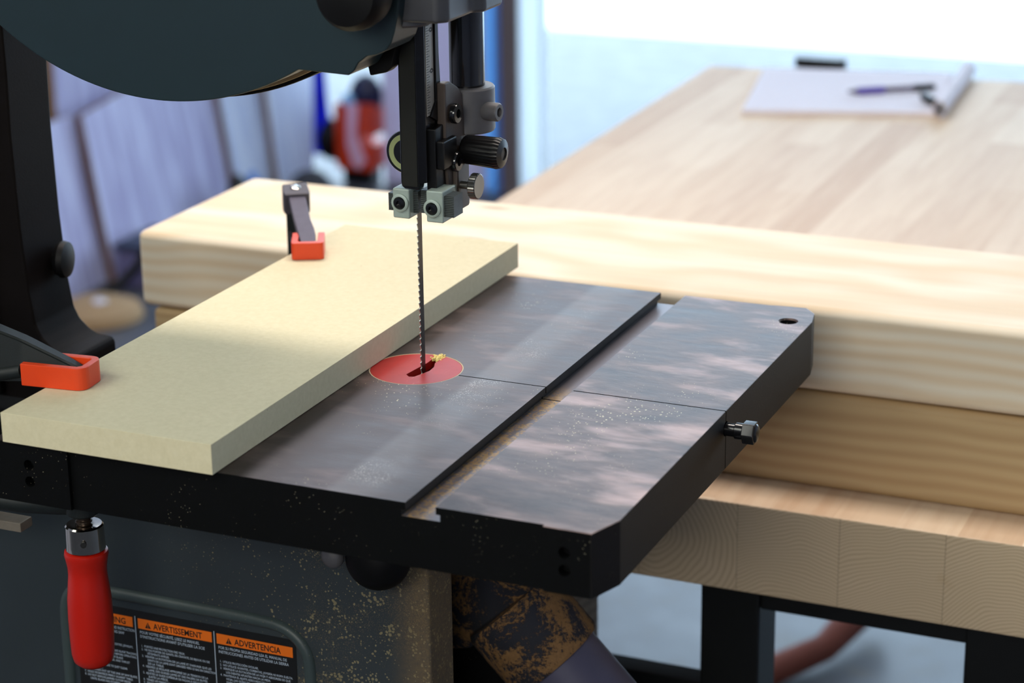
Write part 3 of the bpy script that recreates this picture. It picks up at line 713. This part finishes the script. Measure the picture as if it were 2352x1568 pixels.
upad(b, -174.5, -157, 19.8, 34.6, 27, 45, 5, 6, 7)
obj('pad', b, M_ORANGE, cl, 'orange rubber jaw cap')
b = bm_new()
# arm: tapered casting rising to the left
def taper(bm, pts, wid, bev=2):
    """pts list of (x, z_low, z_high, halfwidth, y)"""
    t = bmesh.new(); rings = []
    for (x, zl, zh, hw, y_) in pts:
        rings.append([t.verts.new(Vector(c_)) for c_ in ((x, y_-hw, zl), (x, y_+hw, zl), (x, y_+hw*.55, zh), (x, y_-hw*.55, zh))])
    for A, B in zip(rings, rings[1:]):
        for i in range(4): t.faces.new((A[i], A[(i+1) % 4], B[(i+1) % 4], B[i]))
    t.faces.new(rings[0]); t.faces.new(rings[-1]); bmesh.ops.recalc_face_normals(t, faces=t.faces[:])
    bmesh.ops.bevel(t, geom=t.edges[:], offset=bev, segments=2, affect='EDGES', clamp_overlap=True); add(bm, t)
taper(b, [(-158, 22, 29, 6, -153), (-170, 22, 35, 8, -155), (-200, 20, 47, 9.5, -158), (-240, 16, 58, 11, -160), (-330, 6, 70, 12, -162)], 0, 1.5)
tube(b, [(-199, -166, 27), (-220, -168, 22), (-260, -170, 18), (-330, -172, 14)], 4.2, 12)
obj('upper_jaw', b, M_CLAMP, cl)
b = bm_new(); box(b, -338, -316, -168, -160, -260, 75, 1); obj('rail', b, M_STEEL, cl)
b = bm_new(); tube(b, [(-172, -150, -66), (-190, -152, -68), (-215, -156, -70), (-250, -158, -71), (-330, -162, -72)], [8, 8, 7, 6.5, 6], 12); cyl(b, (-172, -150, -74), (-172, -150, -54), 11, seg=24, cham=1.5)
obj('lower_jaw', b, M_CLAMP, cl)
b = bm_new(); box(b, -330, -223, -150, -136, -96, -89, 1.2, mat=None); obj('trigger_lever', b, simple('worn_grey_laminated_plate', (120, 112, 100), .5, .2, .2, 200), cl)
b = bm_new()
zz = -14
prof = [(4.4, 0)]
h = 0
while h < 76:
    prof += [(5.6, h+1.0), (5.6, h+1.6), (4.5, h+2.6), (4.5, h+3.0)]; h += 3
lathe(b, prof, (-172, -150, -14.5), (0, 0, -1), 24); obj('spindle', b, simple('brown_threaded_steel', (70, 58, 50), .35, .7, .2, 100), cl)
b = bm_new(); lathe(b, [(6, 0), (11.6, .2), (12.6, 1.2), (12.9, 14), (13.1, 17.5), (12.5, 18), (6, 18)], (-172, -150, -80.5), (0, 0, -1), 48); fe = obj('ferrule', b, M_CHROME, cl, 'shiny metal ferrule')
b = bm_new(); cyl(b, (-165.5, -161.4, -90), (-164.6, -163.2, -90), 2.0, seg=16); obj('ferrule_pin', b, M_INK, fe)
b = bm_new(); lathe(b, [(11, 0), (14.2, 1.5), (14.6, 4), (13.9, 7), (12.9, 13), (12.8, 18), (13.6, 26), (14.6, 36), (14.9, 50), (14.6, 66), (14.2, 76), (13.0, 81), (10, 84), (5, 85.6), (0, 86)], (-172, -150, -98.2), (-.01, 0, -1), 48); obj('handle', b, M_HANDLE, cl, 'red wooden handle')

# back clamp
cb = thing('clamp', 'dark clamp at the back edge of the fence, seen end-on', 'clamp', (-166, 152, 20), 'clamps holding the fence')
b = bm_new(); upad(b, -165.5, 157, 19.8, 33.0, 24.5, 30, 5, -64, 3); obj('pad', b, M_ORANGE, cb, 'orange rubber jaw cap')
# arm runs away from the pad towards the back left corner
p0 = Vector((-163, 152, 28)); p1 = Vector((-210, 222, 44)); dirn = (p1-p0); LL = dirn.length; dirn.normalize()
side = Vector((dirn.y, -dirn.x, 0)).normalized(); up_ = side.cross(dirn)
Mx = Matrix((side, dirn, up_)).transposed().to_4x4(); Mx.translation = p0
b = bm_new()
prism(b, [(-5.2, -2), (5.4, -2), (7.2, 12), (7.4, 24), (6.2, 40), (6.6, LL), (-6.6, LL), (-6.4, 40), (-5.8, 20)], 'z', -2, 3.4, .9, 2, mat=Mx)
prism(b, [(-1.5, 0), (1.5, 0), (1.8, LL), (-1.8, LL)], 'z', -13, 0, .6, 2, mat=Mx)
prism(b, [(-6.4, 4), (5, 4), (6, 30), (-8.6, 30), (-9.8, 48), (-9.0, 36)], 'z', -15, -9, .9, 2, mat=Mx)
obj('upper_jaw', b, simple('daylit_clamp_casting', (92, 88, 104), .6, .1, .18, 150, .4, bump=.3), cb)  # bluish daylight on the arm's top is put into its colour
b = bm_new(); prism(b, [(-9.8, LL-6), (9.4, LL-6), (10.4, LL-2), (9.6, LL+16), (-10.2, LL+14), (-11, LL)], 'z', -12, 6, 1.4, 2, mat=Mx); hd = obj('rail_head', b, simple('dark_clamp_head', (78, 74, 84), .55, .1, .2, 150), cb)
b = bm_new(); t = bmesh.new(); lathe(t, [(0, 7.2), (3.4, 7.0), (4.4, 6.2), (4.4, 5)], (-.5, LL+6, 0), (0, 0, 1), 24); bmesh.ops.transform(t, matrix=Mx, verts=t.verts); add(b, t); obj('rivet', b, M_CHROME, hd)
rt_ = p0+dirn*(LL+4)-side*1
b = bm_new(); box(b, rt_.x-4, rt_.x+4, rt_.y-9, rt_.y+9, -170, rt_.z-6, 1); obj('rail', b, M_CLAMP, cb)
b = bm_new(); tube(b, [(rt_.x, rt_.y, -72), (-190, 190, -74), (-172, 160, -74), (-166, 155, -74)], [8, 7, 7, 7], 12); obj('lower_jaw', b, M_CLAMP, cb)
b = bm_new(); cyl(b, (-166, 155, -90), (-166, 155, -14.5), 5, seg=20); obj('spindle', b, M_STEEL, cb)
b = bm_new(); lathe(b, [(11, 0), (14.2, 1.5), (12.9, 13), (14.6, 36), (14.6, 66), (13.0, 81), (0, 86)], (-166, 155, -88), (0, 0, -1), 24); obj('handle', b, M_HANDLE, cb)

# ------------------------------------------------------------------ things in the left background
def plank(name, foot, top_, width_dir, w_, th, mat, label, group=None):
    """board leaning: foot and top centre points, width along width_dir"""
    foot, top_ = Vector(foot), Vector(top_); a = (top_-foot); L = a.length; a.normalize()
    wd = Vector(width_dir); wd = (wd-a*wd.dot(a)).normalized(); nn = wd.cross(a)
    Mx = Matrix((wd, nn, a)).transposed().to_4x4(); Mx.translation = foot
    b = bm_new(); box(b, -w_/2, w_/2, -th/2, th/2, 0, L, 1.5, 1, mat=Mx)
    o = obj(name, b, mat); tag(o, label, 'board', group); return o
def mat_board(name, c1, c2):
    m, nt, b = newmat(name); n = N(nt)
    g = n.noise(3, 3, .5, n.mapping((6, 14, .9)))
    o = n.ramp(g, [(.35, lin(*c1)), (.65, lin(*c2))]); nt.links.new(o, b.inputs['Base Color']); b.inputs['Roughness'].default_value = .6
    return m
M_B1 = mat_board('whitewashed_board', (170, 166, 206), (204, 206, 238)); M_B2 = mat_board('pale_board', (192, 204, 234), (222, 232, 250))
M_EDGE = simple('raw_brown_board_edge', (120, 84, 52), .7, 0, .15, 30)
def lean_panel(name, pts, off, th, mat, edge, label):
    """board leaning on the left wall: outline given as (y, z), x follows the lean"""
    t = bmesh.new(); k = 100/600; nrm = Vector((1, 0, k)).normalized()
    def P(y, z, o): return Vector((-2380-k*(z+1100), y, z))+nrm*o
    lo = [t.verts.new(P(y, z, off)) for y, z in pts]; hi = [t.verts.new(P(y, z, off+th)) for y, z in pts]
    t.faces.new(lo); t.faces.new(hi); n_ = len(pts)
    for i in range(n_): t.faces.new((lo[i], lo[(i+1) % n_], hi[(i+1) % n_], hi[i]))
    bmesh.ops.recalc_face_normals(t, faces=t.faces[:])
    b = bm_new(); add(b, t); o = obj(name, b, mat, mats=[edge], smooth=False)
    for p in o.data.polygons:
        if abs(p.normal.dot(nrm)) < .5: p.material_index = 1
    return tag(o, label, 'board', 'boards leaning on the left wall')
lean_panel('leaning_board', [(2700, -690), (3138, -686), (3142, -1098), (2700, -1098)], -8, 12, M_B1, M_EDGE, 'lavender-grey board leaning on the wall just right of the saw column')
b = bm_new(); box(b, -2498, -2486, 3130, 4262, -1000, -250, 1); o = obj('wall_board', b, M_B1, mats=[M_EDGE]); tag(o, 'wide lavender board flat on the wall above the slanting brown board top', 'board')
b = bm_new(); box(b, -2499, -2478, 3104, 3128, -730, 100, 1); o = obj('batten', b, M_EDGE); tag(o, 'narrow dark brown upright batten on the wall beside the saw column', 'batten')
lean_panel('leaning_board', [(3141, -692), (3344, -672), (3803, -654), (3721, -981), (3712, -1098), (3135, -1098)], 12, 20, M_B1, M_EDGE, 'large streaked lavender board, widest of those leaning beside the timber end')
lean_panel('leaning_board', [(3736, -300), (4060, -300), (3971, -667), (3896, -1010), (3880, -1098), (3700, -1098), (3721, -981)], 34, 18, M_B2, M_EDGE, 'narrow pale blue board between two brown edges on the left wall')
lean_panel('leaning_board', [(3990, -300), (4262, -300), (4232, -689), (4087, -1098), (3880, -1098), (3901, -1059)], 54, 18, M_B2, M_EDGE, 'pale blue board nearest the open door on the left wall')
M_DARKP = simple('dark_post_paint', (38, 34, 34), .6, 0, .1, 10)
M_BLUE = simple('blue_tarpaulin', (24, 44, 190), .5, 0, .15, 12)
b = bm_new(); prism(b, [(-2492, 4282), (-2440, 4282), (-2440, 4298), (-2492, 4298)], 'z', FZ, 300, 3); struct('trim_1', b, M_DARKP, 'dark post at the end of the left wall')
b = bm_new()
t = bmesh.new(); cols_ = []
for i in range(9):
    x = -2436+i*7.0; yy = 4300+8*math.sin(i*1.7)
    cols_.append([t.verts.new((x+dx*(1 if i > 4 else .4), yy+dy, z)) for (z, dx, dy) in ((-1052, 14, 12), (-980, 16, -4), (-880, 2, 5), (-700, -4, 0), (-350, -2, 3))])
for A, B in zip(cols_, cols_[1:]):
    for k in range(4): t.faces.new((A[k], B[k], B[k+1], A[k+1]))
bmesh.ops.solidify(t, geom=t.faces[:], thickness=3); bmesh.ops.recalc_face_normals(t, faces=t.faces[:]); add(b, t)
k_ = obj('tarpaulin', b, M_BLUE); tag(k_, 'bright blue folded tarpaulin hanging beside the dark post', 'tarpaulin')

mach = thing('shop_machine', 'orange and black machine with a pink stripe on the floor near the door', 'machine', (-2250, 4250, FZ))
M_ORG = simple('orange_machine_shell', (214, 62, 22), .4, 0, .06, 20); M_PINK = simple('pale_pink_stripe', (240, 190, 215), .5, 0, .03, 20)
b = bm_new(); prism(b, rounded(-2306, -2184, -1062, -868, 16, 5), 'y', 4215, 4300, 6, 3)
mb = obj('shell', b, M_ORG, mach); c = bm_new(); box(c, -2225, -2150, 4190, 4330, -985, -958); carve(mb, [c])
b = bm_new(); prism(b, [(-2262, -868), (-2228, -868), (-2238, -960), (-2220, -1000), (-2208, -1030), (-2228, -1054), (-2250, -1046), (-2266, -985)], 'y', 4208, 4216, 1.5); obj('stripe', b, M_PINK, mach, 'pale pink curved stripe')
b = bm_new(); sphere(b, (-2226, 4262, -852), 50, 42, 62); obj('dome', b, simple('navy_dome', (14, 18, 60), .35, 0, .1, 20), mach, 'navy blue dome on top')
b = bm_new(); sphere(b, (-2264, 4222, -862), 19, 12, 22); obj('knob', b, simple('pale_blue_knob', (150, 205, 250), .4, 0, .03, 20), mach, 'pale blue round knob')
b = bm_new(); lathe(b, [(0, 0), (55, 0), (62, 8), (62, 42), (55, 50), (0, 50)], (-2346, 4262, -985), (1, -.25, 0), 40); obj('wheel', b, M_BLACK, mach)
b = bm_new(); box(b, -2290, -2200, 4225, 4290, FZ, -1060, 4); obj('foot', b, M_BLACK, mach)

# lower floor things in front of the boards
M_GREYB = simple('dark_grey_bag_fabric', (54, 54, 60), .8, 0, .2, 14)
b = bm_new(); sphere(b, (-2222, 3905, -1042), 60, 60, 58); sphere(b, (-2200, 3835, -1060), 48, 56, 40); k_ = obj('bag', b, M_GREYB); tag(k_, 'dark grey lumpy bag on the floor behind the timber, below the tarpaulin', 'bag')
b = bm_new(); sphere(b, (-2262, 3590, -1012), 28, 42, 88); k_ = obj('bag', b, M_BLACK); tag(k_, 'small black bundle peeking over the timber in front of the pale boards', 'bag')
b = bm_new(); cyl(b, (-2262, 3668, -1100), (-2262, 3668, -960), 22, 22, cham=3); cyl(b, (-2262, 3668, -960), (-2262, 3668, -938), 16, 8); k_ = obj('bottle', b, simple('mid_blue_plastic', (70, 130, 210), .4, 0, .05, 20)); tag(k_, 'small mid-blue plastic bottle beside the black bundle', 'bottle')
b = bm_new(); box(b, -2330, -2210, 3120, 3290, FZ, -1008, 6, 3); k_ = obj('storage_box', b, simple('purple_grey_plastic', (112, 106, 140), .5, 0, .05, 10)); tag(k_, 'purple-grey box on the floor behind the left end of the timber', 'box')
b = bm_new(); box(b, -2336, -2204, 3112, 3296, -1008, -990, 6, 3); k2_ = obj('lid', b, simple('dark_navy_lid', (40, 48, 70), .5, 0, .05, 10), k_)
b = bm_new(); tube(b, [(-2316, 3010, -1084), (-2290, 3040, -1078), (-2262, 3086, -1040), (-2254, 3108, -1020), (-2250, 3112, -1000)], [10, 12, 12, 10, 9], 12); k_ = obj('cable', b, M_BLACK); tag(k_, 'black cable rising from the floor against the purple-grey box', 'cable')
b = bm_new(); pts = [(-2250+118*math.cos(a)*(1+.06*math.sin(3*a)), 2905+104*math.sin(a)) for a in [2*math.pi*i/40 for i in range(40)]]
lathe(b, [(0, 0), (108, 0), (111, 6), (104, 26), (60, 42), (0, 45)], (-2244, 2890, FZ), (0, 0, 1), 48); k_ = obj('sack', b, simple('tan_sacking', (170, 138, 100), .85, 0, .12, 20)); tag(k_, 'flat round tan sack on the floor right of the saw column', 'sack')
b = bm_new(); lathe(b, [(0, 0), (15, 0), (17, 3), (17, 24), (13, 30), (0, 31)], (-2238, 2885, -1066), (.9, -.4, .1), 24); k_ = obj('plastic_cup', b, M_PAPER); tag(k_, 'small white cup lying on the tan sack', 'cup')
b = bm_new(); tube(b, [(-330, 1500, FZ+20), (-250, 1700, FZ+24), (-190, 1800, FZ+30), (-150, 1960, FZ+60)], [26, 24, 22, 30], 12); k_ = obj('duffel_roll', b, simple('reddish_brown_cloth', (120, 56, 36), .8, 0, .1, 20)); tag(k_, 'reddish-brown roll on the floor under the workbench', 'roll')

def translucent(name, col, f):
    m, nt, b = newmat(name); b.inputs['Base Color'].default_value = lin(*col); b.inputs['Roughness'].default_value = .4
    t = nt.nodes.new('ShaderNodeBsdfTranslucent'); t.inputs[0].default_value = lin(*col)
    mx = nt.nodes.new('ShaderNodeMixShader'); mx.inputs[0].default_value = f
    nt.links.new(b.outputs[0], mx.inputs[1]); nt.links.new(t.outputs[0], mx.inputs[2])
    nt.links.new(mx.outputs[0], nt.nodes['Material Output'].inputs[0]); return m
# partition, door leaf and posts before the open door
b = bm_new(); box(b, -2176, -1862, 4262, 4290, FZ, 800, 3)
dl = obj('door_1', b, translucent('pale_lavender_door_panel', (214, 206, 222), .35)); dl['kind'] = 'structure'
M_BLUEF = translucent('sky_blue_door_glazing', (165, 212, 250), .7)
b = bm_new(); box(b, -1862, -1826, 4262, 4300, FZ, 800, 3); struct('trim_2', b, M_BLUEF, 'light blue door frame upright')
b = bm_new(); box(b, -1826, -1804, 4250, 4300, FZ, 800, 3); struct('trim_3', b, translucent('mid_blue_door_edge', (110, 150, 215), .45), 'mid blue door frame upright')
b = bm_new(); box(b, -1804, -1752, 4240, 4300, FZ, 2500, 3); struct('trim_4', b, simple('taupe_post', (112, 100, 98), .6, 0, .08, 8), 'taupe post')
b = bm_new(); box(b, -1752, -1690, 4250, 4310, FZ, 2500, 3); struct('trim_5', b, translucent('white_translucent_strip', (245, 248, 250), .92), 'white jamb')
